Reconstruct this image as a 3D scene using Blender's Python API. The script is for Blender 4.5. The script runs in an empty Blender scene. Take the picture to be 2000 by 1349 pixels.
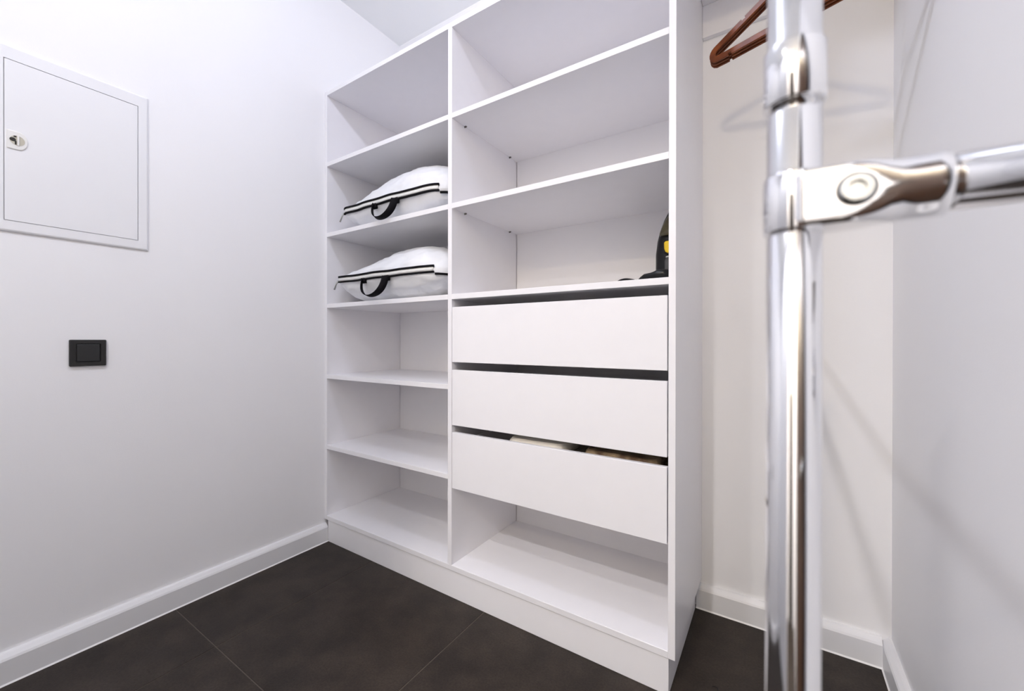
import bpy, bmesh, math, random
from mathutils import Vector, Matrix, noise

# ------------------------------------------------------------------ camera
scene = bpy.context.scene
COL = scene.collection
FPX, YAW, PITCH, ROLL, SHIFT = 796.5424, 0.5759, -0.0024, 0.0013, -9.0573
cam_data = bpy.data.cameras.new('camera')
cam_data.sensor_width = 36.0
cam_data.sensor_fit = 'HORIZONTAL'
cam_data.lens = FPX / 2000 * 36.0
cam_data.shift_y = SHIFT / 2000
cam_data.clip_start = 0.02
cam_data.dof.use_dof = True
cam_data.dof.focus_distance = 1.75
cam_data.dof.aperture_fstop = 5.0
cam = bpy.data.objects.new('camera', cam_data)
COL.objects.link(cam)
cam.matrix_world = (Matrix.Translation((1.8910, -1.1959, 1.0)) @ Matrix.Rotation(YAW, 4, 'Z')
                    @ Matrix.Rotation(math.pi / 2 + PITCH, 4, 'X') @ Matrix.Rotation(ROLL, 4, 'Z'))
scene.camera = cam

# ------------------------------------------------------------------ world, lights, exposure
world = bpy.data.worlds.new('world')
scene.world = world
world.use_nodes = True
world.node_tree.nodes['Background'].inputs[0].default_value = (0, 0, 0, 1)
world.node_tree.nodes['Background'].inputs[1].default_value = 0.0
scene.view_settings.view_transform = 'Standard'
scene.view_settings.look = 'None'
scene.view_settings.exposure = 0.0
scene.view_settings.gamma = 1.0
scene.view_settings.use_curve_mapping = False
scene.cycles.diffuse_bounces = 8
scene.cycles.max_bounces = 14
scene.cycles.glossy_bounces = 6
scene.cycles.sample_clamp_indirect = 6.0
scene.cycles.caustics_reflective = False
scene.cycles.caustics_refractive = False
# ceiling lamps: x, y, watts, colour, bare bulb or beam angle (their fixtures are built further down)
LAMPS = [(1.04, -0.70, 20.0, (0.77, 0.815, 1.0), 'point', 'ceiling_lamp_wardrobe_offscreen'),
         (1.03, -1.85, 13.0, (0.95, 0.945, 0.97), 150, 'ceiling_lamp_closet_offscreen'),
         (1.45, -2.47, 41.0, (1.0, 0.955, 0.97), 140, 'ceiling_lamp_partition_offscreen'),
         (1.70, -3.11, 46.0, (1.0, 0.82, 0.55), 'point', 'ceiling_lamp_corridor_offscreen')]

# ------------------------------------------------------------------ room sizes (metres)
XR, YB, YF, ZC = 2.1876, 0.481, -3.60, 2.7493
T = 0.020
X_DL, X_DR = 0.8162, 0.8362         # divider
X_RI, X_RO = 1.6366, 1.6560         # right side panel
Z_SH = (1.8565, 1.5077, 1.1565, 0.8068, 0.4577)   # undersides of the shelves
Z_BOT = 0.1271                      # upper face of the bottom board
Z_TOP = 2.2077                      # underside of the top board
Y_BP = 0.4678                       # face of the back panels


# ------------------------------------------------------------------ helpers
def node_mat(name, color, rough=0.5, metal=0.0, var=0.0, scale=8.0, bump=0.0, bscale=200.0, coat=0.0,
             spec=0.5, trans=0.0, ior=1.45, emit=None, color2=None, detail=4.0):
    m = bpy.data.materials.new(name)
    m.use_nodes = True
    nt = m.node_tree
    b = nt.nodes['Principled BSDF']
    b.inputs['Base Color'].default_value = (*color, 1)
    b.inputs['Roughness'].default_value = rough
    b.inputs['Metallic'].default_value = metal
    b.inputs['Coat Weight'].default_value = coat
    b.inputs['Specular IOR Level'].default_value = spec
    b.inputs['Transmission Weight'].default_value = trans
    b.inputs['IOR'].default_value = ior
    tc = nt.nodes.new('ShaderNodeTexCoord')
    n = nt.nodes.new('ShaderNodeTexNoise')
    n.inputs['Scale'].default_value = scale
    n.inputs['Detail'].default_value = detail
    nt.links.new(tc.outputs['Object'], n.inputs['Vector'])
    r = nt.nodes.new('ShaderNodeValToRGB')
    c2 = color2 or tuple(max(0, c * (1 - var)) for c in color)
    r.color_ramp.elements[0].position = 0.35
    r.color_ramp.elements[1].position = 0.65
    r.color_ramp.elements[0].color = (*c2, 1)
    r.color_ramp.elements[1].color = (*color, 1)
    nt.links.new(n.outputs['Fac'], r.inputs['Fac'])
    nt.links.new(r.outputs['Color'], b.inputs['Base Color'])
    if bump > 0:
        n2 = nt.nodes.new('ShaderNodeTexNoise')
        n2.inputs['Scale'].default_value = bscale
        n2.inputs['Detail'].default_value = 3.0
        nt.links.new(tc.outputs['Object'], n2.inputs['Vector'])
        bp = nt.nodes.new('ShaderNodeBump')
        bp.inputs['Strength'].default_value = bump
        bp.inputs['Distance'].default_value = 0.002
        nt.links.new(n2.outputs['Fac'], bp.inputs['Height'])
        nt.links.new(bp.outputs['Normal'], b.inputs['Normal'])
    if emit:
        b.inputs['Emission Color'].default_value = (*emit[:3], 1)
        b.inputs['Emission Strength'].default_value = emit[3]
    return m


def tile_mat():
    m = node_mat('floor_tile_stone', (0.036, 0.0275, 0.0215), rough=0.50, color2=(0.021, 0.016, 0.0127), scale=11.0,
                 bump=0.25, bscale=350.0, spec=0.28, detail=9.0)
    nt = m.node_tree
    b = nt.nodes['Principled BSDF']
    tc = nt.nodes['Texture Coordinate']
    src = b.inputs['Base Color'].links[0].from_socket
    fine = nt.nodes.new('ShaderNodeTexNoise')
    fine.inputs['Scale'].default_value = 160.0
    fine.inputs['Detail'].default_value = 4.0
    nt.links.new(tc.outputs['Object'], fine.inputs['Vector'])
    mr = nt.nodes.new('ShaderNodeMapRange')
    mr.inputs[1].default_value, mr.inputs[2].default_value = 0.3, 0.7
    mr.inputs[3].default_value, mr.inputs[4].default_value = 0.75, 1.25
    nt.links.new(fine.outputs['Fac'], mr.inputs[0])
    mx = nt.nodes.new('ShaderNodeMix')
    mx.data_type = 'RGBA'
    mx.blend_type = 'MULTIPLY'
    mx.inputs[0].default_value = 1.0
    nt.links.new(src, mx.inputs[6])
    nt.links.new(mr.outputs[0], mx.inputs[7])
    nt.links.new(mx.outputs[2], b.inputs['Base Color'])
    return m


M = dict(
    wall=node_mat('white_wall_paint', (0.875, 0.872, 0.88), rough=0.55, var=0.012, scale=3, bump=0.08, bscale=260, spec=0.3),
    ceiling=node_mat('white_ceiling_paint', (0.87, 0.88, 0.88), rough=0.7, var=0.01, scale=3, bump=0.05, spec=0.2),
    tile=tile_mat(),
    grout=node_mat('brown_grey_grout', (0.12, 0.10, 0.082), rough=0.9, var=0.2, scale=60),
    skirting=node_mat('white_skirting', (0.80, 0.80, 0.81), rough=0.35, var=0.01),
    caulk=node_mat('white_caulk', (0.86, 0.85, 0.84), rough=0.5, var=0.02),
    melamine=node_mat('white_melamine', (0.85, 0.842, 0.862), rough=0.32, var=0.01, scale=20, bump=0.03, bscale=500, spec=0.45),
    hardboard=node_mat('white_back_board', (0.86, 0.85, 0.855), rough=0.5, var=0.01),
    pin=node_mat('nickel_shelf_pin', (0.30, 0.28, 0.26), rough=0.35, metal=1.0, var=0.1),
    steel_white=node_mat('white_powder_coated_steel', (0.82, 0.82, 0.83), rough=0.28, var=0.008, spec=0.5),
    lock_white=node_mat('white_lock_plastic', (0.80, 0.79, 0.76), rough=0.35, var=0.02),
    lock_cup=node_mat('cream_lock_recess', (0.52, 0.49, 0.40), rough=0.4, var=0.05),
    lock_dark=node_mat('dark_lock_slot', (0.02, 0.017, 0.012), rough=0.5, var=0.2),
    switch=node_mat('matt_black_plastic', (0.014, 0.013, 0.012), rough=0.42, var=0.15, scale=40),
    switch2=node_mat('matt_black_rocker', (0.020, 0.020, 0.020), rough=0.5, var=0.1, scale=40),
    chrome=node_mat('polished_chrome', (0.86, 0.86, 0.87), rough=0.07, metal=1.0, var=0.01),
    bolt=node_mat('zinc_bolt', (0.60, 0.62, 0.62), rough=0.22, metal=1.0, var=0.05),
    hanger=node_mat('rust_brown_lacquer', (0.20, 0.050, 0.010), rough=0.38, color2=(0.12, 0.028, 0.006), scale=25, spec=0.35),
    bag=node_mat('white_nonwoven_fabric', (0.80, 0.81, 0.83), rough=0.42, var=0.05, scale=14, bump=0.5, bscale=55, spec=0.5),
    tape=node_mat('white_zipper_tape', (0.82, 0.82, 0.80), rough=0.6, var=0.04, scale=80),
    black_web=node_mat('black_webbing', (0.008, 0.007, 0.009), rough=0.8, var=0.3, scale=120, bump=0.3, bscale=700, spec=0.15),
    zip=node_mat('grey_zip_metal', (0.45, 0.45, 0.42), rough=0.35, metal=1.0, var=0.1),
    vac_black=node_mat('black_vacuum_plastic', (0.008, 0.008, 0.009), rough=0.32, var=0.2, scale=20, spec=0.25),
    vac_grey=node_mat('grey_vacuum_plastic', (0.085, 0.085, 0.085), rough=0.35, var=0.15, scale=20),
    vac_cup=node_mat('smoky_clear_cup', (0.20, 0.17, 0.09), rough=0.12, var=0.2, trans=0.55, ior=1.45),
    vac_yellow=node_mat('yellow_button', (0.85, 0.58, 0.02), rough=0.35, var=0.05),
    vac_light=node_mat('light_grey_ring', (0.62, 0.62, 0.60), rough=0.4, var=0.05),
    cloth_white=node_mat('cream_cotton', (0.80, 0.76, 0.68), rough=0.9, var=0.1, scale=30, bump=0.5, bscale=400),
    cloth_brown=node_mat('brown_patterned_cloth', (0.33, 0.25, 0.15), rough=0.9, color2=(0.10, 0.06, 0.035), scale=22, bump=0.4, bscale=300),
    wood=node_mat('walnut_door_veneer', (0.075, 0.036, 0.019), rough=0.45, color2=(0.04, 0.018, 0.010), scale=6, spec=0.4),
    casing=node_mat('dark_walnut_casing', (0.016, 0.009, 0.006), rough=0.5, var=0.3, scale=8),
    lamp_ring=node_mat('white_lamp_ring', (0.82, 0.82, 0.82), rough=0.4, var=0.01),
    thread=node_mat('black_thread', (0.01, 0.01, 0.01), rough=0.8, var=0.2),
)


def wloc(o):
    v = Vector((0, 0, 0))
    while o is not None:
        v += o.location
        o = o.parent
    return v


def mk(name, bm, mat, parent=None, smooth=False, label=None, cat=None, kind=None, group=None):
    me = bpy.data.meshes.new(name)
    xs = [v.co for v in bm.verts]
    if parent is not None:
        off = wloc(parent)
    else:
        lo = Vector([min(c[i] for c in xs) for i in range(3)])
        hi = Vector([max(c[i] for c in xs) for i in range(3)])
        off = Vector(((lo.x + hi.x) / 2, (lo.y + hi.y) / 2, lo.z))
    for v in bm.verts:
        v.co -= off
    bmesh.ops.recalc_face_normals(bm, faces=bm.faces[:])
    bm.to_mesh(me)
    bm.free()
    if smooth:
        for p in me.polygons:
            p.use_smooth = True
    me.materials.append(mat)
    o = bpy.data.objects.new(name, me)
    COL.objects.link(o)
    if parent is not None:
        o.parent = parent
    else:
        o.location = off
    return tag(o, label, cat, kind, group)


def tag(o, label=None, cat=None, kind=None, group=None):
    if label: o['label'] = label
    if cat: o['category'] = cat
    if kind: o['kind'] = kind
    if group: o['group'] = group
    return o


def root(name, loc, label=None, cat=None, kind=None, group=None):
    o = bpy.data.objects.new(name, None)
    o.empty_display_size = 0.05
    o.location = loc
    COL.objects.link(o)
    return tag(o, label, cat, kind, group)


def box(x0, x1, y0, y1, z0, z1, bev=0.0, seg=1, bm=None):
    nb = bmesh.new()
    vs = [nb.verts.new((x, y, z)) for x in (x0, x1) for y in (y0, y1) for z in (z0, z1)]
    for f in ((0, 1, 3, 2), (4, 6, 7, 5), (0, 4, 5, 1), (2, 3, 7, 6), (0, 2, 6, 4), (1, 5, 7, 3)):
        nb.faces.new([vs[i] for i in f])
    if bev > 0:
        bmesh.ops.bevel(nb, geom=nb.edges[:], offset=bev, segments=seg, affect='EDGES', profile=0.5)
    if bm is None:
        return nb
    tmp = bpy.data.meshes.new('tmp')
    nb.to_mesh(tmp)
    nb.free()
    bm.from_mesh(tmp)
    bpy.data.meshes.remove(tmp)
    return bm


def loft(rings, closed_ends=True, bm=None, loop=False):
    """rings: list of equally long closed point loops"""
    bm = bm or bmesh.new()
    vr = [[bm.verts.new(p) for p in r] for r in rings]
    n = len(rings[0])
    m = len(vr)
    for i in range(m if loop else m - 1):
        a, b = vr[i], vr[(i + 1) % m]
        for k in range(n):
            bm.faces.new((a[k], a[(k + 1) % n], b[(k + 1) % n], b[k]))
    if closed_ends and not loop:
        bm.faces.new(vr[0][::-1])
        bm.faces.new(vr[-1])
    return bm


def ring(c, u, v, ru, rv=None, n=24, p=2.0):
    rv = ru if rv is None else rv
    c, u, v = Vector(c), Vector(u), Vector(v)
    out = []
    for k in range(n):
        a = 2 * math.pi * k / n
        ca, sa = math.cos(a), math.sin(a)
        x = math.copysign(abs(ca) ** (2 / p), ca)
        y = math.copysign(abs(sa) ** (2 / p), sa)
        out.append(c + u * (ru * x) + v * (rv * y))
    return out


def lathe(c, axis, prof, n=32, bm=None):
    """prof: (along axis, radius)"""
    axis = Vector(axis).normalized()
    u = axis.orthogonal().normalized()
    v = axis.cross(u)
    c = Vector(c)
    return loft([ring(c + axis * h, u, v, r, n=n) for h, r in prof], True, bm)


def sweep(path, half_w, half_h, up, loop=False, bm=None, prof=None):
    """rectangular section swept along path; half_h may be a list"""
    pts = [Vector(p) for p in path]
    rings = []
    n = len(pts)
    for i, p in enumerate(pts):
        a = pts[(i - 1) % n] if (loop or i > 0) else p
        b = pts[(i + 1) % n] if (loop or i < n - 1) else p
        t = (b - a).normalized()
        upv = Vector(up[i]) if isinstance(up[0], (tuple, list, Vector)) else Vector(up)
        s = t.cross(upv).normalized()
        q = upv.normalized()
        hw = half_w[i] if isinstance(half_w, (list, tuple)) else half_w
        hh = half_h[i] if isinstance(half_h, (list, tuple)) else half_h
        if isinstance(hh, tuple):
            h0, h1 = hh
        else:
            h0, h1 = hh, hh
        rings.append([p + s * h0 + q * hw, p + s * h0 - q * hw, p - s * h1 - q * hw, p - s * h1 + q * hw])
    return loft(rings, True, bm, loop)


def tube(path, r, n=10, bm=None, loop=False):
    pts = [Vector(p) for p in path]
    m = len(pts)
    t0 = (pts[1] - pts[0]).normalized()
    u = t0.orthogonal().normalized()
    rings = []
    for i, p in enumerate(pts):
        a = pts[(i - 1) % m] if (loop or i > 0) else p
        b = pts[(i + 1) % m] if (loop or i < m - 1) else p
        t = (b - a).normalized()
        u = (u - t * u.dot(t)).normalized()
        rr = r[i] if isinstance(r, (list, tuple)) else r
        rings.append(ring(p, u, t.cross(u), rr, n=n))
    return loft(rings, True, bm, loop)


# ------------------------------------------------------------------ room shell
W = 0.10
mk('wall_left', box(-W, 0, YF - W, YB + W, -0.05, ZC + W), M['wall'], kind='structure', label='plain white painted wall with electrical panel and switch')
mk('wall_back', box(0, XR, YB, YB + W, -0.05, ZC + W), M['wall'], kind='structure', label='white painted wall behind the wardrobe')
mk('wall_right', box(XR, XR + W, YF - W, YB + W, -0.05, ZC + W), M['wall'], kind='structure', label='plain white painted wall beside the hanging niche')
mk('wall_front', box(0, XR, YF - W, YF, -0.05, ZC + W), M['wall'], kind='structure', label='white painted wall opposite the wardrobe')
mk('ceiling', box(0, XR, YF, YB, ZC, ZC + W), M['ceiling'], kind='structure', label='flat white painted ceiling')
floor = mk('floor', box(0, XR, YF, YB, -0.05, -0.0015), M['grout'], kind='structure', label='dark brown grey stone tile floor')
xs = [0.0, 0.36, 0.99, 1.62, XR]
ys = [YB, 0.022] + [0.022 - 0.63 * k for k in range(1, 6)] + [YF]
g = 0.0013
for i in range(len(xs) - 1):
    for j in range(len(ys) - 1):
        mk('floor_tile', box(xs[i] + g, xs[i + 1] - g, ys[j + 1] + g, ys[j] - g, -0.010, 0.0, 0.0008), M['tile'], floor)


def skirting(name, a, b, nrm, label):
    """profile extruded from a to b at the wall, nrm points into the room"""
    a, b, nrm = Vector(a), Vector(b), Vector(nrm)
    prof = [(0, 0.0005), (0.0225, 0.0005), (0.024, 0.002), (0.024, 0.070), (0.021, 0.076), (0.012, 0.086), (0.009, 0.088), (0, 0.088)]
    rings = [[p + nrm * o + Vector((0, 0, z)) for o, z in prof] for p in (a, b)]
    o = mk(name, loft(rings), M['skirting'], kind='structure', label=label)
    c = [(0.0235, 0.0003), (0.0275, 0.0003), (0.0240, 0.0045), (0.0235, 0.0045)]
    mk('caulk_bead', loft([[p + nrm * q + Vector((0, 0, z)) for q, z in c] for p in (a, b)]), M['caulk'], o)
    return o


skirting('baseboard_left', (0, YF, 0), (0, 0.004, 0), (1, 0, 0), 'white skirting board along the wall with the switch')
skirting('baseboard_back', (1.640, YB, 0), (XR - 0.024, YB, 0), (0, -1, 0), 'white skirting board at the back of the hanging niche')
skirting('baseboard_right', (XR, -1.17, 0), (XR, YB, 0), (-1, 0, 0), 'white skirting board along the wall beside the niche')
skirting('baseboard_front', (0.024, YF, 0), (1.133, YF, 0), (0, 1, 0), 'white skirting board on the wall opposite the wardrobe')

mk('wall_stub', box(0, 1.35, -2.27, -2.15, 0, ZC), M['wall'], kind='structure', label='white partition wall between the closet and the corridor')

# unseen door added on the right wall to darken the chrome pole's reflection
door = root('added_door_1', (XR, -1.65, 0.0), 'added walnut veneer door with dark casing, darkens the chrome reflection', kind='structure')
mk('door_leaf', box(XR - 0.022, XR - 0.001, -2.05, -1.25, 0.006, 2.05, 0.002), M['wood'], door)
mk('door_casing', box(XR - 0.034, XR - 0.0005, -1.249, -1.18, 0.001, 2.12, 0.003), M['casing'], door)
mk('door_casing', box(XR - 0.034, XR - 0.0005, -2.12, -2.051, 0.001, 2.12, 0.003), M['casing'], door)
mk('door_casing', box(XR - 0.034, XR - 0.0005, -2.051, -1.249, 2.051, 2.12, 0.003), M['casing'], door)
hb = lathe((XR - 0.022, -1.32, 1.0), (-1, 0, 0), [(0, 0.026), (0.008, 0.026), (0.010, 0.010), (0.045, 0.010)])
tube([(XR - 0.062, -1.32, 1.0), (XR - 0.064, -1.38, 1.0), (XR - 0.062, -1.45, 1.0)], 0.009, bm=hb)
mk('door_handle', hb, M['bolt'], door, True)
door2 = root('added_door_2', (1.475, YF, 0.0), 'added dark walnut door at the corridor end, darkens the chrome reflection', kind='structure')  # added out of view for the dark stripe reflected in the pole
mk('door_leaf', box(1.20, 1.75, YF + 0.001, YF + 0.024, 0.006, 2.05, 0.002), M['casing'], door2)
mk('door_casing', box(1.135, 1.199, YF + 0.0005, YF + 0.034, 0.001, 2.12, 0.003), M['casing'], door2)
mk('door_casing', box(1.751, 1.815, YF + 0.0005, YF + 0.034, 0.001, 2.12, 0.003), M['casing'], door2)
mk('door_casing', box(1.199, 1.751, YF + 0.0005, YF + 0.034, 2.051, 2.12, 0.003), M['casing'], door2)

# ------------------------------------------------------------------ wardrobe cabinet
cab = root('wardrobe_cabinet', (0.828, 0.23, 0.0),
           'tall open white wardrobe with two shelf columns and three handleless drawers', 'wardrobe')
BV = 0.0008
mk('side_panel', box(0.0005, T, 0, 0.4805, Z_BOT - T, Z_TOP + T, BV), M['melamine'], cab)
mk('side_panel', box(X_RI, X_RO, 0, 0.4805, Z_BOT - T, 2.2595, BV), M['melamine'], cab)
mk('divider', box(X_DL, X_DR, 0, Y_BP, Z_BOT, Z_TOP, BV), M['melamine'], cab)
mk('top_panel', box(T, X_RI, 0, 0.4805, Z_TOP, Z_TOP + T, BV), M['melamine'], cab)
mk('bottom_panel', box(T, X_RI, 0, 0.4805, Z_BOT - T, Z_BOT, BV), M['melamine'], cab)
G = 0.0020
mk('back_panel', box(T + G, X_DL - G, Y_BP, 0.4800, Z_BOT, Z_TOP), M['hardboard'], cab)
mk('back_panel', box(X_DR + G, X_RI - G, Y_BP, 0.4800, Z_BOT, Z_TOP), M['hardboard'], cab)


def pin(x, s, y, z, parent):
    b = lathe((x, y, z - 0.0035), (s, 0, 0), [(0, 0.0025), (0.009, 0.0025), (0.010, 0.0015)], 10)
    box(min(x + s * .0005, x + s * 0.010), max(x + s * .0005, x + s * 0.010), y - 0.004, y + 0.004, z - 0.0012, z - 0.0001, bm=b)
    mk('shelf_pin', b, M['pin'], parent)


for k, z in enumerate(Z_SH):
    mk('shelf', box(T, X_DL, 0, Y_BP, z, z + T, BV), M['melamine'], cab)
for k, z in enumerate(Z_SH[:3]):
    sh = mk('shelf', box(X_DR, X_RI, 0, Y_BP, z, z + T, BV), M['melamine'], cab)
    if k < 2:
        for (x, s) in ((X_DR, 1), (X_RI, -1)):
            for y in (0.077, 0.403):
                pin(x, s, y, z, sh)
pl_ = box(0.0248, 1.638, 0.004, 0.022, 0.0, Z_BOT - T - 0.0026, BV)
box(1.620, 1.638, 0.022, 0.456, 0.0, Z_BOT - T - 0.0026, BV, bm=pl_)
mk('plinth', pl_, M['melamine'], cab)
DRAW = ((1.1262, 0.9138), (0.8841, 0.6705), (0.6421, 0.4264))
for a, b in DRAW:
    d = mk('drawer', box(X_DR + 0.0020, X_RI - 0.0032, 0.0, 0.018, b, a, BV), M['melamine'], cab)
    x0, x1, zt_, zb_ = X_DR + 0.014, X_RI - 0.014, a - 0.035, b + 0.015
    bx = box(x0, x1, 0.018, 0.44, zb_, zb_ + 0.008)
    box(x0, x0 + 0.014, 0.018, 0.44, zb_ + 0.008, zt_, bm=bx)
    box(x1 - 0.014, x1, 0.018, 0.44, zb_ + 0.008, zt_, bm=bx)
    box(x0 + 0.014, x1 - 0.014, 0.426, 0.44, zb_ + 0.008, zt_, bm=bx)
    mk('drawer_box', bx, M['melamine'], d)
    mk('drawer_runner', box(X_DR, X_DR + 0.013, 0.03, 0.44, zb_ + 0.02, zb_ + 0.05), M['pin'], d)
    mk('drawer_runner', box(X_RI - 0.013, X_RI, 0.03, 0.44, zb_ + 0.02, zb_ + 0.05), M['pin'], d)


# ------------------------------------------------------------------ folded cloths in the lowest drawer
def folded(name, x0, x1, y0, y1, z0, z1, layers, mat, label, seed):
    bm = bmesh.new()
    n = 26
    h = (z1 - z0) / layers
    rings = []
    for L in range(layers):
        for f, ins in ((0.0, 0.010), (0.18, 0.003), (0.5, 0.0), (0.82, 0.003), (1.0, 0.010)):
            z = z0 + h * (L + f)
            cx, cy = (x0 + x1) / 2, (y0 + y1) / 2
            r = []
            for p in ring((cx, cy, z), (1, 0, 0), (0, 1, 0), (x1 - x0) / 2 - ins, (y1 - y0) / 2 - ins, 48, 9.0):
                w = noise.noise(Vector((p.x * 14 + seed, p.y * 14, L * 1.7)))
                r.append(p + Vector((w * 0.004, w * 0.003, noise.noise(Vector((p.x * 9, p.y * 9, seed))) * 0.006 * (L / max(1, layers - 1)) if f > .4 else 0)))
            rings.append(r)
    loft(rings, True, bm)
    return mk(name, bm, mat, smooth=False, label=label, cat='cloth', group='folded cloths in the lowest drawer')


zb3 = 0.4264 + 0.015 + 0.0085
folded('folded_cloth', 1.075, 1.305, 0.022, 0.30, zb3, 0.652, 5, M['cloth_white'], 'cream white folded cloth inside the lowest drawer', 1.0)
folded('folded_cloth', 1.365, 1.603, 0.024, 0.34, zb3, 0.647, 6, M['cloth_brown'], 'brown patterned folded cloth inside the lowest drawer', 5.0)


# ------------------------------------------------------------------ storage bags
def storage_bag(cx, cy, hx, hy, z0, zc, top, lean, label, hand_x, seed, zl):
    rt = root('storage_bag', (cx, cy, z0), label, 'storage bag', group='zipped bedding bags on the shelves')
    P, Q = 5.0, 2.3

    def surf(d, off=0.0):
        d = Vector(d)
        k = ((abs(d.x) ** P + abs(d.y) ** P) ** (Q / P) + abs(d.z) ** Q) ** (1 / Q)
        d = d / k
        u = d.x
        s = min(1, max(0, (u + 1.0) / 1.25))
        s = s * s * (3 - 2 * s)
        # the left end is nearly empty and thinner
        lift = zl * (1 - min(1, (u + 1.0) / 0.55)) ** 2 if u < -0.45 else 0.0
        yb = min(1.0, max(0.0, (d.y + 1.0) / 0.8))
        ht = top * (0.42 + 0.58 * s) * (0.80 + 0.20 * yb)
        hb = (zc - z0) * 1.12 * (0.70 + 0.30 * min(1, (u + 1.0) / 0.35))
        z = zc + lift + (d.z * ht if d.z > 0 else d.z * hb)
        p = Vector((cx + d.x * hx, cy + d.y * hy, z))
        nv = Vector((d.x / hx * abs(d.x) ** 2, d.y / hy * abs(d.y) ** 2, d.z / 0.15)).normalized()
        q = Vector((p.x * 7 + seed, p.y * 7, p.z * 9))
        w = noise.fractal(q, 1.0, 2.0, 4) * 0.007 - abs(noise.noise(q * 2.1)) * 0.010 - abs(noise.noise(Vector((q.x * 3.2 + q.y, q.y * 0.9, q.z * 2.0)))) * 0.007
        w *= min(1.0, abs(d.z) * 3.5 + 0.15)
        p = p + nv * (w + off)
        if p.z < z0 + 0.0015 + off:
            p.z = z0 + 0.0015 + off * 0.3
        return p, nv

    bm = bmesh.new()
    n = 44
    cache = {}

    def vert(d):
        key = (round(d[0], 4), round(d[1], 4), round(d[2], 4))
        if key not in cache:
            cache[key] = bm.verts.new(surf(d)[0])
        return cache[key]
    lin = [-1 + 2 * i / n for i in range(n + 1)]
    for ax in range(3):
        for sg in (-1, 1):
            for i in range(n):
                for j in range(n):
                    q = []
                    for a, b in ((i, j), (i + 1, j), (i + 1, j + 1), (i, j + 1)):
                        d = [0, 0, 0]
                        d[ax] = sg
                        d[(ax + 1) % 3] = lin[a]
                        d[(ax + 2) % 3] = lin[b]
                        q.append(vert(d))
                    if len(set(q)) == 4:
                        try:
                            bm.faces.new(q)
                        except ValueError:
                            pass
    mk('bag_shell', bm, M['bag'], rt, True)

    # zipper band along the front edge, black piping above and below, continuing round the right side
    def eq(t):      # t: -1..1 along the front, 1..2 along the right side
        if t <= 1:
            return (t, -1.0, 0.0)
        return (1.0, -1.0 + (t - 1) * 2, 0.0)

    def band(zo, hh, t0, t1, off, half, m=70):
        path, hs = [], []
        for i in range(m + 1):
            t = t0 + (t1 - t0) * i / m
            p, nv = surf(eq(t))
            hz = Vector((nv.x, nv.y, 0)).normalized()
            p = p + hz * off + Vector((0, 0, zo + 0.004 * noise.noise(Vector((t * 3 + seed, 0, 0)))))
            path.append((p, hz))
        b2 = bmesh.new()
        rings = []
        for p, hz in path:
            z = Vector((0, 0, 1))
            rings.append([p + z * hh - hz * half, p + z * hh + hz * half, p - z * hh + hz * half, p - z * hh - hz * half])
        return loft(rings, True, b2)
    mk('zipper_tape', band(0.0, 0.0085, -0.985, 0.93, 0.0015, 0.003), M['tape'], rt, True)
    mk('zipper_piping', band(0.0125, 0.0042, -0.985, 0.95, 0.003, 0.004), M['black_web'], rt, True)
    mk('zipper_piping', band(-0.0120, 0.0036, -0.985, 0.95, 0.003, 0.004), M['black_web'], rt, True)
    mk('zipper_piping', band(-0.020, 0.004, 0.97, 1.9, 0.003, 0.004, 40), M['black_web'], rt, True)
    # zipper pull hanging at the left corner
    p, nv = surf(eq(-0.985))
    zp = tube([p + Vector((-0.004, -0.004, -0.004)), p + Vector((-0.012, -0.010, -0.022)), p + Vector((-0.022, -0.014, -0.048))],
              [0.004, 0.003, 0.004], 8)
    mk('zipper_pull', zp, M['zip'], rt, True)
    # webbing handle: a loop hanging from the lower piping
    xa, xb, drop = hand_x
    pa = surf(((xa - cx) / hx, -1, 0))[0]
    pb = surf(((xb - cx) / hx, -1, 0))[0]
    rings = []
    m = 36
    for i in range(m + 1):
        f = i / m
        ang = math.pi * f
        x = pa.x + (pb.x - pa.x) * (0.5 - 0.5 * math.cos(ang)) 
        sag = math.sin(ang) ** 0.75
        y = min(pa.y, pb.y) - 0.012 - 0.020 * sag
        z = (pa.z + (pb.z - pa.z) * f) - 0.010 - drop * sag
        p = Vector((x, y, z))
        tw = f ** 1.4                                   # twists from edge-on to face-on
        tdir = Vector((math.sin(ang) * 0.8, 0, -math.cos(ang))).normalized()
        side = tdir.cross(Vector((0, -1, 0))).normalized()
        wdir = Vector((-0.77, 0.63, 0)) * (1 - tw) * 0.9 + Vector((0.63, 0.77, 0)) * (0.30 + 0.7 * tw) + side * 0.15
        wdir = (wdir - tdir * wdir.dot(tdir)).normalized()
        nd = tdir.cross(wdir).normalized()
        hw, th = 0.0150, 0.0011
        rings.append([p + wdir * hw + nd * th, p - wdir * hw + nd * th, p - wdir * hw - nd * th, p + wdir * hw - nd * th])
    hbm = loft(rings)
    for x in (pa, pb):
        box(x.x - 0.0125, x.x + 0.0125, x.y - 0.012, x.y + 0.002, x.z - 0.030, x.z - 0.008, bm=hbm)
    mk('handle', hbm, M['black_web'], rt, True)
    return rt


storage_bag(0.432, 0.215, 0.365, 0.205, Z_SH[1] + T, 1.618, 0.185, 0.0,
            'white zipped bedding bag with black piping on the shelf above the other bag', (0.375, 0.515, 0.079), 3.1, 0.010)
storage_bag(0.418, 0.205, 0.370, 0.215, Z_SH[2] + T, 1.285, 0.150, 0.0,
            'white zipped bedding bag with black piping on the shelf below the other bag', (0.325, 0.480, 0.084), 11.7, 0.012)

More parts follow.
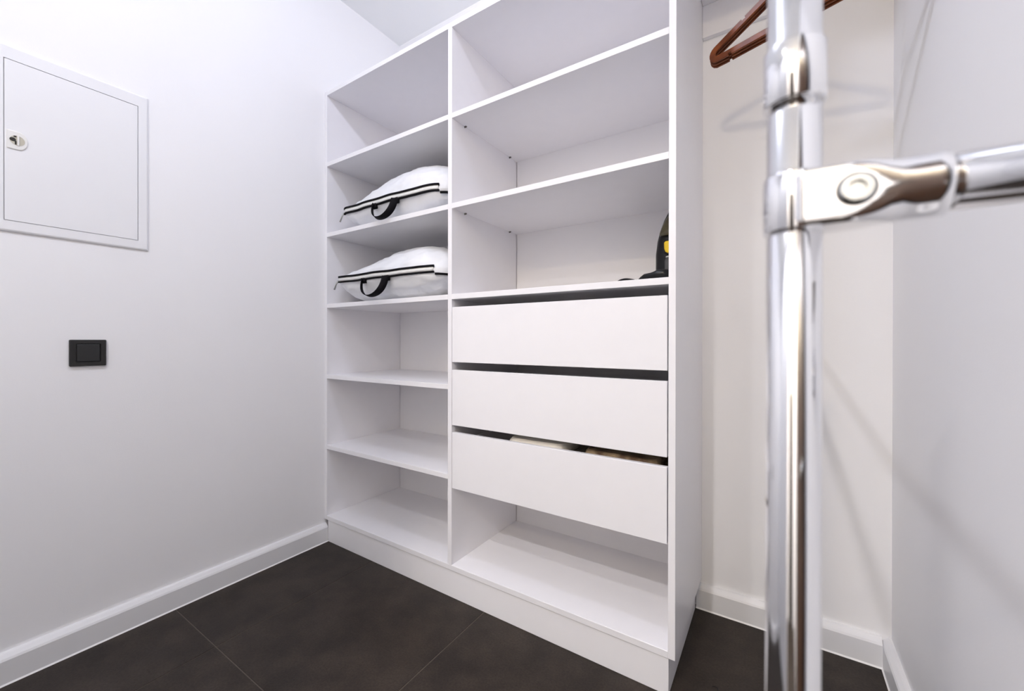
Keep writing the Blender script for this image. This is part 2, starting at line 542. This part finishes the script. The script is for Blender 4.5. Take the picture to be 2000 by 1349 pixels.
# ------------------------------------------------------------------ hand vacuum on the third shelf
zs = Z_SH[2] + T
vac = root('hand_vacuum', (1.595, 0.25, zs), 'black hand vacuum with yellow button standing at the end of a shelf', 'vacuum cleaner')
vy = 0.30
rings = []
for h, left, ry in ((0.001, 1.538, 0.050), (0.008, 1.533, 0.055), (0.05, 1.5325, 0.056), (0.12, 1.533, 0.055), (0.166, 1.538, 0.051), (0.202, 1.5468, 0.046),
                    (0.236, 1.559, 0.039), (0.264, 1.5726, 0.031), (0.288, 1.588, 0.022), (0.304, 1.602, 0.012)):
    right = 1.634 - max(0, h - 0.25) * 0.25
    rings.append(ring(((left + right) / 2, vy, zs + h), (1, 0, 0), (0, 1, 0), (right - left) / 2, ry, 40, 2.6))
mk('body', loft(rings), M['vac_black'], vac, True)
rings = []
for h, left, yf, ry in ((0.178, 1.5555, 0.247, 0.014), (0.186, 1.5535, 0.248, 0.016), (0.214, 1.562, 0.254, 0.016), (0.244, 1.576, 0.262, 0.014), (0.266, 1.592, 0.271, 0.010)):
    rings.append(ring(((left + 1.632) / 2, yf + 0.004, zs + h), (1, 0, 0), (0, 1, 0), (1.632 - left) / 2, ry, 28, 2.6))
mk('dust_cup', loft(rings), M['vac_cup'], vac, True)
bx0 = 1.590
b = loft([ring((bx0, vy - 0.054, zs + h), (1, 0, 0), (0, 1, 0), r, 0.011, 24, 3) for h, r in ((0.116, 0.008), (0.121, 0.016), (0.131, 0.0195), (0.152, 0.0205), (0.156, 0.017))])
mk('release_button', b, M['vac_yellow'], vac, True, label='yellow release button')
b = loft([ring((bx0, vy - 0.052, zs + h), (1, 0, 0), (0, 1, 0), r, 0.009, 24, 3) for h, r in ((0.111, 0.012), (0.118, 0.021), (0.131, 0.0235), (0.158, 0.0245), (0.161, 0.021))])
mk('button_surround', b, M['vac_black'], vac, True)
b = loft([ring((1.594, vy - 0.048, zs + h), (1, 0, 0), (0, 1, 0), r, 0.018, 24, 2.2) for h, r in ((0.012, 0.022), (0.016, 0.024), (0.092, 0.024), (0.100, 0.020))])
mk('motor_cover', b, M['vac_grey'], vac, True)
b = loft([ring((1.594, vy - 0.050, zs + h), (1, 0, 0), (0, 1, 0), 0.0195, 0.019, 24, 2.2) for h in (0.102, 0.1055)])
mk('trim_ring', b, M['vac_light'], vac, True)
b = box(1.534, 1.634, vy - 0.075, vy + 0.06, zs + 0.0005, zs + 0.012, 0.004, 2)
mk('foot', b, M['vac_black'], vac)
# floor nozzle lying in front of the vacuum, joined to it by a short hose
noz = loft([ring((x, 0.062, zs + 0.0008 + h / 2), (0, 1, 0), (0, 0, 1), w, h / 2, 20, 2.6) for x, w, h in
            ((1.534, 0.008, 0.006), (1.545, 0.018, 0.015), (1.556, 0.022, 0.0225), (1.574, 0.024, 0.0245), (1.583, 0.025, 0.027), (1.592, 0.026, 0.031), (1.612, 0.026, 0.032), (1.630, 0.022, 0.030))])
mk('crevice_nozzle', noz, M['vac_black'], vac, True)
mk('hose', tube([(1.605, 0.080, zs + 0.016), (1.606, 0.13, zs + 0.017), (1.602, 0.18, zs + 0.020), (1.598, 0.235, zs + 0.024)], 0.0125, 14), M['vac_black'], vac, True)
cord = [(1.560, 0.085, zs + 0.0040), (1.530, 0.080, zs + 0.0050), (1.517, 0.062, zs + 0.0085), (1.496, 0.058, zs + 0.0120), (1.475, 0.062, zs + 0.0085), (1.462, 0.085, zs + 0.0045), (1.475, 0.115, zs + 0.0040),
        (1.510, 0.150, zs + 0.0040), (1.545, 0.200, zs + 0.0040), (1.570, 0.240, zs + 0.0060)]
fine = []
for i in range(len(cord) - 1):
    p0 = Vector(cord[max(i - 1, 0)]); p1 = Vector(cord[i]); p2 = Vector(cord[i + 1]); p3 = Vector(cord[min(i + 2, len(cord) - 1)])
    for k in range(6):
        t = k / 6
        fine.append(0.5 * ((2 * p1) + (p2 - p0) * t + (2 * p0 - 5 * p1 + 4 * p2 - p3) * t * t + (3 * p1 - p0 - 3 * p2 + p3) * t ** 3))
fine.append(Vector(cord[-1]))
mk('power_cord', tube(fine, 0.0035, 8), M['vac_black'], vac, True)

# ------------------------------------------------------------------ electrical panel on the left wall
ep = root('electrical_panel', (0, -0.857, 1.3155), 'white metal electrical panel door set in a flat frame on the wall', 'electrical panel')
y0, y1, z0, z1 = -1.0052, -0.7092, 1.3480, 1.8185
fy0, fy1, fz0, fz1 = -1.036, -0.6805, 1.3155, 1.8600
bm = bmesh.new()
def fr(x, m_in):
    return [Vector((x, fy0 + m_in, fz0 + m_in)), Vector((x, fy1 - m_in, fz0 + m_in)), Vector((x, fy1 - m_in, fz1 - m_in)), Vector((x, fy0 + m_in, fz1 - m_in))]
gp = 0.0012
inner = lambda x: [Vector((x, y0 - gp, z0 - gp)), Vector((x, y1 + gp, z0 - gp)), Vector((x, y1 + gp, z1 + gp)), Vector((x, y0 - gp, z1 + gp))]
loft([fr(0.0003, 0), fr(0.0030, 0.0), fr(0.0058, 0.0022), fr(0.0072, 0.0055), inner(0.0072), inner(0.0003)], False, bm, loop=True)
mk('panel_frame', bm, M['steel_white'], ep)
mk('panel_recess', box(0.0003, 0.0009, y0 - gp, y1 + gp, z0 - gp, z1 + gp), M['steel_white'], ep)
dr = mk('panel_door', box(0.0010, 0.0070, y0 + 0.0006, y1 - 0.0006, z0 + 0.0006, z1 - 0.0006, 0.0008), M['steel_white'], ep)
# lock: rounded plate, recess cup, turn key
ly, lz = -0.9815, 1.5855
pts = []
hw, hh = 0.019, 0.0265
def lockplate(x, s):
    out = [Vector((x, ly - hw * s, lz - hh * s)), Vector((x, ly - hw * s, lz + hh * s))]
    for k in range(13):
        a = math.pi / 2 - math.pi * k / 12
        out.append(Vector((x, ly + 0.004 + math.cos(a) * 0.017 * s, lz + math.sin(a) * hh * s)))
    return out
lk = mk('lock_plate', loft([lockplate(0.0070, 1.0), lockplate(0.0090, 1.0), lockplate(0.0098, 0.94)]), M['lock_white'], dr)
mk('lock_recess', loft([ring((x, ly + 0.001, lz), (0, 1, 0), (0, 0, 1), 0.0145, 0.0145, 28) for x in (0.0090, 0.0102)]), M['lock_cup'], dr)
mk('lock_key', box(0.0102, 0.0125, ly + 0.0005, ly + 0.0045, lz - 0.0145, lz + 0.0145, 0.0006), M['lock_white'], dr)
mk('lock_slot', box(0.0102, 0.0112, ly - 0.0040, ly - 0.0008, lz - 0.0125, lz - 0.002, 0.0004), M['lock_dark'], dr)
mk('lock_slot', loft([ring((x, ly - 0.008, lz + 0.001), (0, 1, 0), (0, 0, 1), 0.0062, 0.0052, 18) for x in (0.0102, 0.0113)]), M['lock_dark'], dr)
mk('lock_slot', box(0.0102, 0.0112, ly - 0.0062, ly - 0.001, lz + 0.0085, lz + 0.0130, 0.0004), M['lock_dark'], dr)

# ------------------------------------------------------------------ light switch
sw = root('light_switch', (0, -0.8326, 0.913), 'square matt black light switch on the white wall', 'light switch')
cy_, cz_, h_ = -0.8326, 0.9558, 0.0428
def sq(x, hy, hz, r=0.003):
    out = []
    for (sy, sz, a0) in ((1, 1, 0), (-1, 1, 90), (-1, -1, 180), (1, -1, 270)):
        for k in range(4):
            a = math.radians(a0 + 30 * k)
            out.append(Vector((x, cy_ + sy * (hy - r) + r * math.cos(a), cz_ + sz * (hz - r) + r * math.sin(a))))
    return out
loft_f = loft([sq(0.0003, h_, h_), sq(0.0060, h_, h_), sq(0.0085, h_ - 0.002, h_ - 0.002), sq(0.0085, 0.0292, 0.0300, 0.002), sq(0.0060, 0.0285, 0.0293, 0.002), sq(0.0003, 0.0285, 0.0293, 0.002)], False, loop=True)
mk('switch_frame', loft_f, M['switch'], sw)
mk('switch_plate', box(0.0003, 0.0050, cy_ - 0.0284, cy_ + 0.0284, cz_ - 0.0292, cz_ + 0.0292), M['switch'], sw)
mk('rocker', loft([sq(0.0050, 0.0262, 0.0275, 0.0015), sq(0.0095, 0.0262, 0.0275, 0.0015), sq(0.0105, 0.0250, 0.0262, 0.0015)]), M['switch2'], sw)

# ------------------------------------------------------------------ hanging niche: shelf, support board, rail, hangers
ZN = 2.2395
shn = root('closet_shelf', (1.92, 0.24, 2.1207), 'white shelf board over the hanging niche beside the wardrobe', 'shelf')
mk('shelf_board', box(X_RO + 0.0005, XR - 0.0005, 0.0, YB - 0.0005, ZN, ZN + T, BV), M['melamine'], shn)
mk('support_board', box(X_RO + 0.0005, XR - 0.0005, YB - 0.0185, YB - 0.0005, 2.1207, ZN - 0.0004, BV), M['melamine'], shn)
RX, RZ, RR = 1.92, 2.175, 0.011
rail = root('hanging_rail', (RX, 0.22, RZ - RR), 'chrome pull-out hanging rail under the niche shelf', 'rail')
mk('rail_tube', lathe((RX, 0.02, RZ), (0, 1, 0), [(0, 0.006), (0.003, RR), (0.417, RR), (0.42, 0.006)], 20), M['chrome'], rail, True)
for yb in (0.03, 0.41):
    mk('rail_bracket', box(RX - 0.012, RX + 0.012, yb, yb + 0.02, RZ + RR - 0.003, ZN - 0.0005, 0.001), M['chrome'], rail)

HD = Vector((0.9328, -0.3603, 0))       # direction of the hanger bar
HN = Vector((0.3603, 0.9328, 0))


def hanger(k, tilt):
    c = Vector((RX, 0.10 + 0.0125 * k, -0.0010 * k))
    rt = root('clothes_hanger', (c.x, c.y, 1.834), None, 'hanger', group='rust brown hangers on the niche rail')
    ang = Matrix.Rotation(tilt, 3, 'Z')
    D = ang @ HD
    Nn = ang @ HN
    at = lambda s, z: c + D * s + Vector((0, 0, z))
    zb, R = 1.8445, 0.0165
    path, hh = [], []
    base = 0.0090

    def add(s, z, h=(base, base)):
        path.append(at(s, z)); hh.append(h)
    # bottom bar, right to left, with a notch near each end (under side)
    for s in (0.17, 0.1605, 0.160, 0.152, 0.1515, 0.08, 0.0, -0.08, -0.1515, -0.152, -0.160, -0.1605, -0.17):
        notch = 0.1515 < abs(s) < 0.1605
        add(s, zb, (base * 0.35, base) if notch else (base, base))
    # end loop on the left
    sl = -0.192
    a1 = math.radians(90 + 24.0)
    for i in range(1, 9):
        a = math.radians(270) - (math.radians(270) - a1) * i / 8
        add(sl + R * math.cos(a), zb + R + R * math.sin(a))
    # arm up to the neck
    s0, z0_ = sl + R * math.cos(a1), zb + R + R * math.sin(a1)
    slope = math.tan(math.radians(24.0))
    for s in (-0.150, -0.1215, -0.121, -0.112, -0.1115, -0.08, -0.045):
        add(s, z0_ + slope * (s - s0), (base * 0.4, base) if -0.1213 < s < -0.1117 else (base, base))
    add(-0.022, z0_ + slope * (-0.022 - s0) + 0.003)
    add(0.0, z0_ + slope * (-0.0 - s0) + 0.004)
    mirror = []
    n_ = len(path)
    for i in range(n_ - 2, 12, -1):
        p = path[i] - c
        s = -p.dot(D)
        mirror.append((at(s, p.z), hh[i]))
    for p, h in mirror:
        path.append(p); hh.append(h)
    # section: half width along Nn, half height in plane
    rings = []
    n = len(path)
    for i, p in enumerate(path):
        t = (path[(i + 1) % n] - path[(i - 1) % n]).normalized()
        q = t.cross(Nn).normalized()
        h0, h1 = hh[i]
        w = 0.0034
        rings.append([p + q * h0 + Nn * w * .55, p + q * (h0 - 0.002) + Nn * w, p - q * (h1 - 0.002) + Nn * w, p - q * h1 + Nn * w * .55,
                      p - q * h1 - Nn * w * .55, p - q * (h1 - 0.002) - Nn * w, p + q * (h0 - 0.002) - Nn * w, p + q * h0 - Nn * w * .55])
    mk('hanger_body', loft(rings, loop=True), M['hanger'], rt)
    ztop = z0_ + slope * (0 - s0) + 0.004
    hk = [at(0, ztop + 0.004), at(0, ztop + 0.04)]
    cz = RZ + 0.0005 + 0.0010 * k
    rr = RR + 0.0035
    hk.append(at(0.0, cz - rr - 0.030))
    hk.append(at(rr * 0.8, cz - rr * 0.9))
    for a in range(-20, 201, 20):
        hk.append(at(rr * math.cos(math.radians(a)), cz + rr * math.sin(math.radians(a))))
    mk('hanger_hook', tube(hk, 0.0019, 8), M['bolt'], rt, True)
    return rt


for k, (tl, lb) in enumerate(((0.0, 'rust brown hanger on the niche rail, first in front of the other two'),
                              (0.0, 'rust brown hanger on the niche rail, between the other two'),
                              (0.0, 'rust brown hanger on the niche rail, last, nearest the support board'))):
    hanger(k, tl)['label'] = lb

# ------------------------------------------------------------------ chrome clothes rack in the foreground
PX, PY = 1.8985, -0.9280
rack = root('clothes_rack', (PX, PY, 0), 'polished chrome tube rack with clamped cross bar standing in front of the wardrobe', 'clothes rack')
R0 = 0.0125
mk('pole', lathe((PX, PY, 0.006), (0, 0, 1), [(0, R0), (1.52, R0)], 48), M['chrome'], rack, True)
mk('floor_flange', lathe((PX, PY, 0), (0, 0, 1), [(0.0003, 0.034), (0.004, 0.034), (0.007, 0.030), (0.009, 0.0175), (0.030, 0.0165), (0.031, R0)], 48), M['chrome'], rack)
mk('end_cap', lathe((PX, PY, 1.515), (0, 0, 1), [(0, 0.0142), (0.012, 0.0142), (0.018, 0.011), (0.020, 0.004)], 48), M['chrome'], rack, True)
RC = 0.0142
mk('collar', lathe((PX, PY, 1.1256), (0, 0, 1), [(0, R0), (0, RC - 0.0006), (0.0008, RC), (0.0300, RC), (0.0310, RC - 0.0008), (0.0312, R0)], 48), M['chrome'], rack, True)
ZB = 1.0726
bm = lathe((PX, PY, ZB), (0, 0, 1), [(-0.0150, R0), (-0.0150, RC - 0.0004), (-0.0142, RC), (0.0142, RC), (0.0150, RC - 0.0004), (0.0150, R0)], 48)
cl = mk('clamp', bm, M['chrome'], rack, True)
rings = []
for i in range(15):
    f = i / 14
    x = PX + f * 0.0575
    e = max(0.0, min(1.0, (x - PX - 0.014) / 0.030))
    e = e * e * (3 - 2 * e)
    hy = 0.0143 + (0.0145 - 0.0143) * e
    hz = 0.0148 + (0.0145 - 0.0148) * e
    p = 9.0 + (2.0 - 9.0) * e
    rings.append(ring((x, PY, ZB), (0, 1, 0), (0, 0, 1), hy, hz, 48, p))
rings.append(ring((PX + 0.0583, PY, ZB), (0, 1, 0), (0, 0, 1), 0.0137, 0.0137, 48, 2.0))
mk('clamp_socket', loft(rings), M['chrome'], rack, True)
BXp = PX + 0.0245
mk('bolt', lathe((BXp, PY - 0.0144, ZB), (0, -1, 0), [(0, 0.0070), (0.0018, 0.0070), (0.0026, 0.0060), (0.0026, 0.0036), (0.0003, 0.0034)], 32), M['bolt'], cl)
mk('bolt_washer', lathe((BXp, PY - 0.0143, ZB), (0, -1, 0), [(0.0, 0.0080), (0.0008, 0.0080), (0.0008, 0.0070), (0.0, 0.0070)], 32), M['vac_grey'], cl)
# rail running from the collar towards the wall and its far post (both stand right behind the front pole)
mk('side_rail', lathe((PX, PY + 0.010, 1.1412), (0, 1, 0), [(0, 0.0115), (0.33 - PY - 0.010, 0.0115)], 32), M['chrome'], rack, True)
mk('pole', lathe((PX, 0.33, 0.006), (0, 0, 1), [(0, R0), (1.150, R0), (1.156, 0.008)], 40), M['chrome'], rack, True)
mk('floor_flange', lathe((PX, 0.33, 0), (0, 0, 1), [(0.0003, 0.022), (0.004, 0.022), (0.010, 0.016), (0.020, R0)], 40), M['chrome'], rack)
mk('cross_bar', lathe((PX + 0.050, PY, ZB), (1, 0, 0), [(0, R0), (XR - PX - 0.056, R0)], 48), M['chrome'], rack, True)
mk('wall_flange', lathe((XR, PY, ZB), (-1, 0, 0), [(0.0003, 0.034), (0.004, 0.034), (0.007, 0.030), (0.009, 0.0175), (0.030, 0.0165), (0.031, R0)], 48), M['chrome'], rack)

# ------------------------------------------------------------------ small thread on the floor
th = [(1.737, 0.104, 0.0015), (1.744, 0.108, 0.0015), (1.751, 0.104, 0.003), (1.753, 0.094, 0.002), (1.750, 0.086, 0.0013)]
mk('thread_scrap', tube(th, 0.0012, 6), M['thread'], label='short curled black thread lying on the floor by the niche', cat='thread')

# ------------------------------------------------------------------ ceiling downlights (out of frame, they light the room)
for i, (x, y, w, colr, kind_, lname) in enumerate(LAMPS):
    lr = root('downlight', (x, y, ZC - 0.012), ['round white ceiling lamp lit above the wardrobe front', 'round white ceiling lamp lit before the partition wall', 'round white ceiling lamp lit just behind the partition wall', 'round white ceiling lamp lit near the corridor door'][i], 'lamp', group='ceiling downlights')
    mk('lamp_ring', lathe((x, y, ZC), (0, 0, -1), [(0.0003, 0.060), (0.006, 0.060), (0.010, 0.054), (0.012, 0.046)], 40), M['lamp_ring'], lr, True)
    mk('lamp_socket', lathe((x, y, ZC - 0.0122), (0, 0, -1), [(0, 0.044), (0.006, 0.043), (0.014, 0.030)], 32), M['lamp_ring'], lr, True)
    if kind_ == 'point':
        ld = bpy.data.lights.new(lname, 'POINT')
        ld.shadow_soft_size = 0.045
        dz = 0.027 + ld.shadow_soft_size
    else:
        ld = bpy.data.lights.new(lname, 'AREA')
        ld.shape = 'DISK'
        ld.size = 0.08
        ld.spread = math.radians(kind_)
        dz = 0.030
    ld.energy = w
    ld.color = colr
    lo = bpy.data.objects.new(lname, ld)
    COL.objects.link(lo)
    lo.parent = lr
    lo.location = (0, 0, 0.012 - dz)
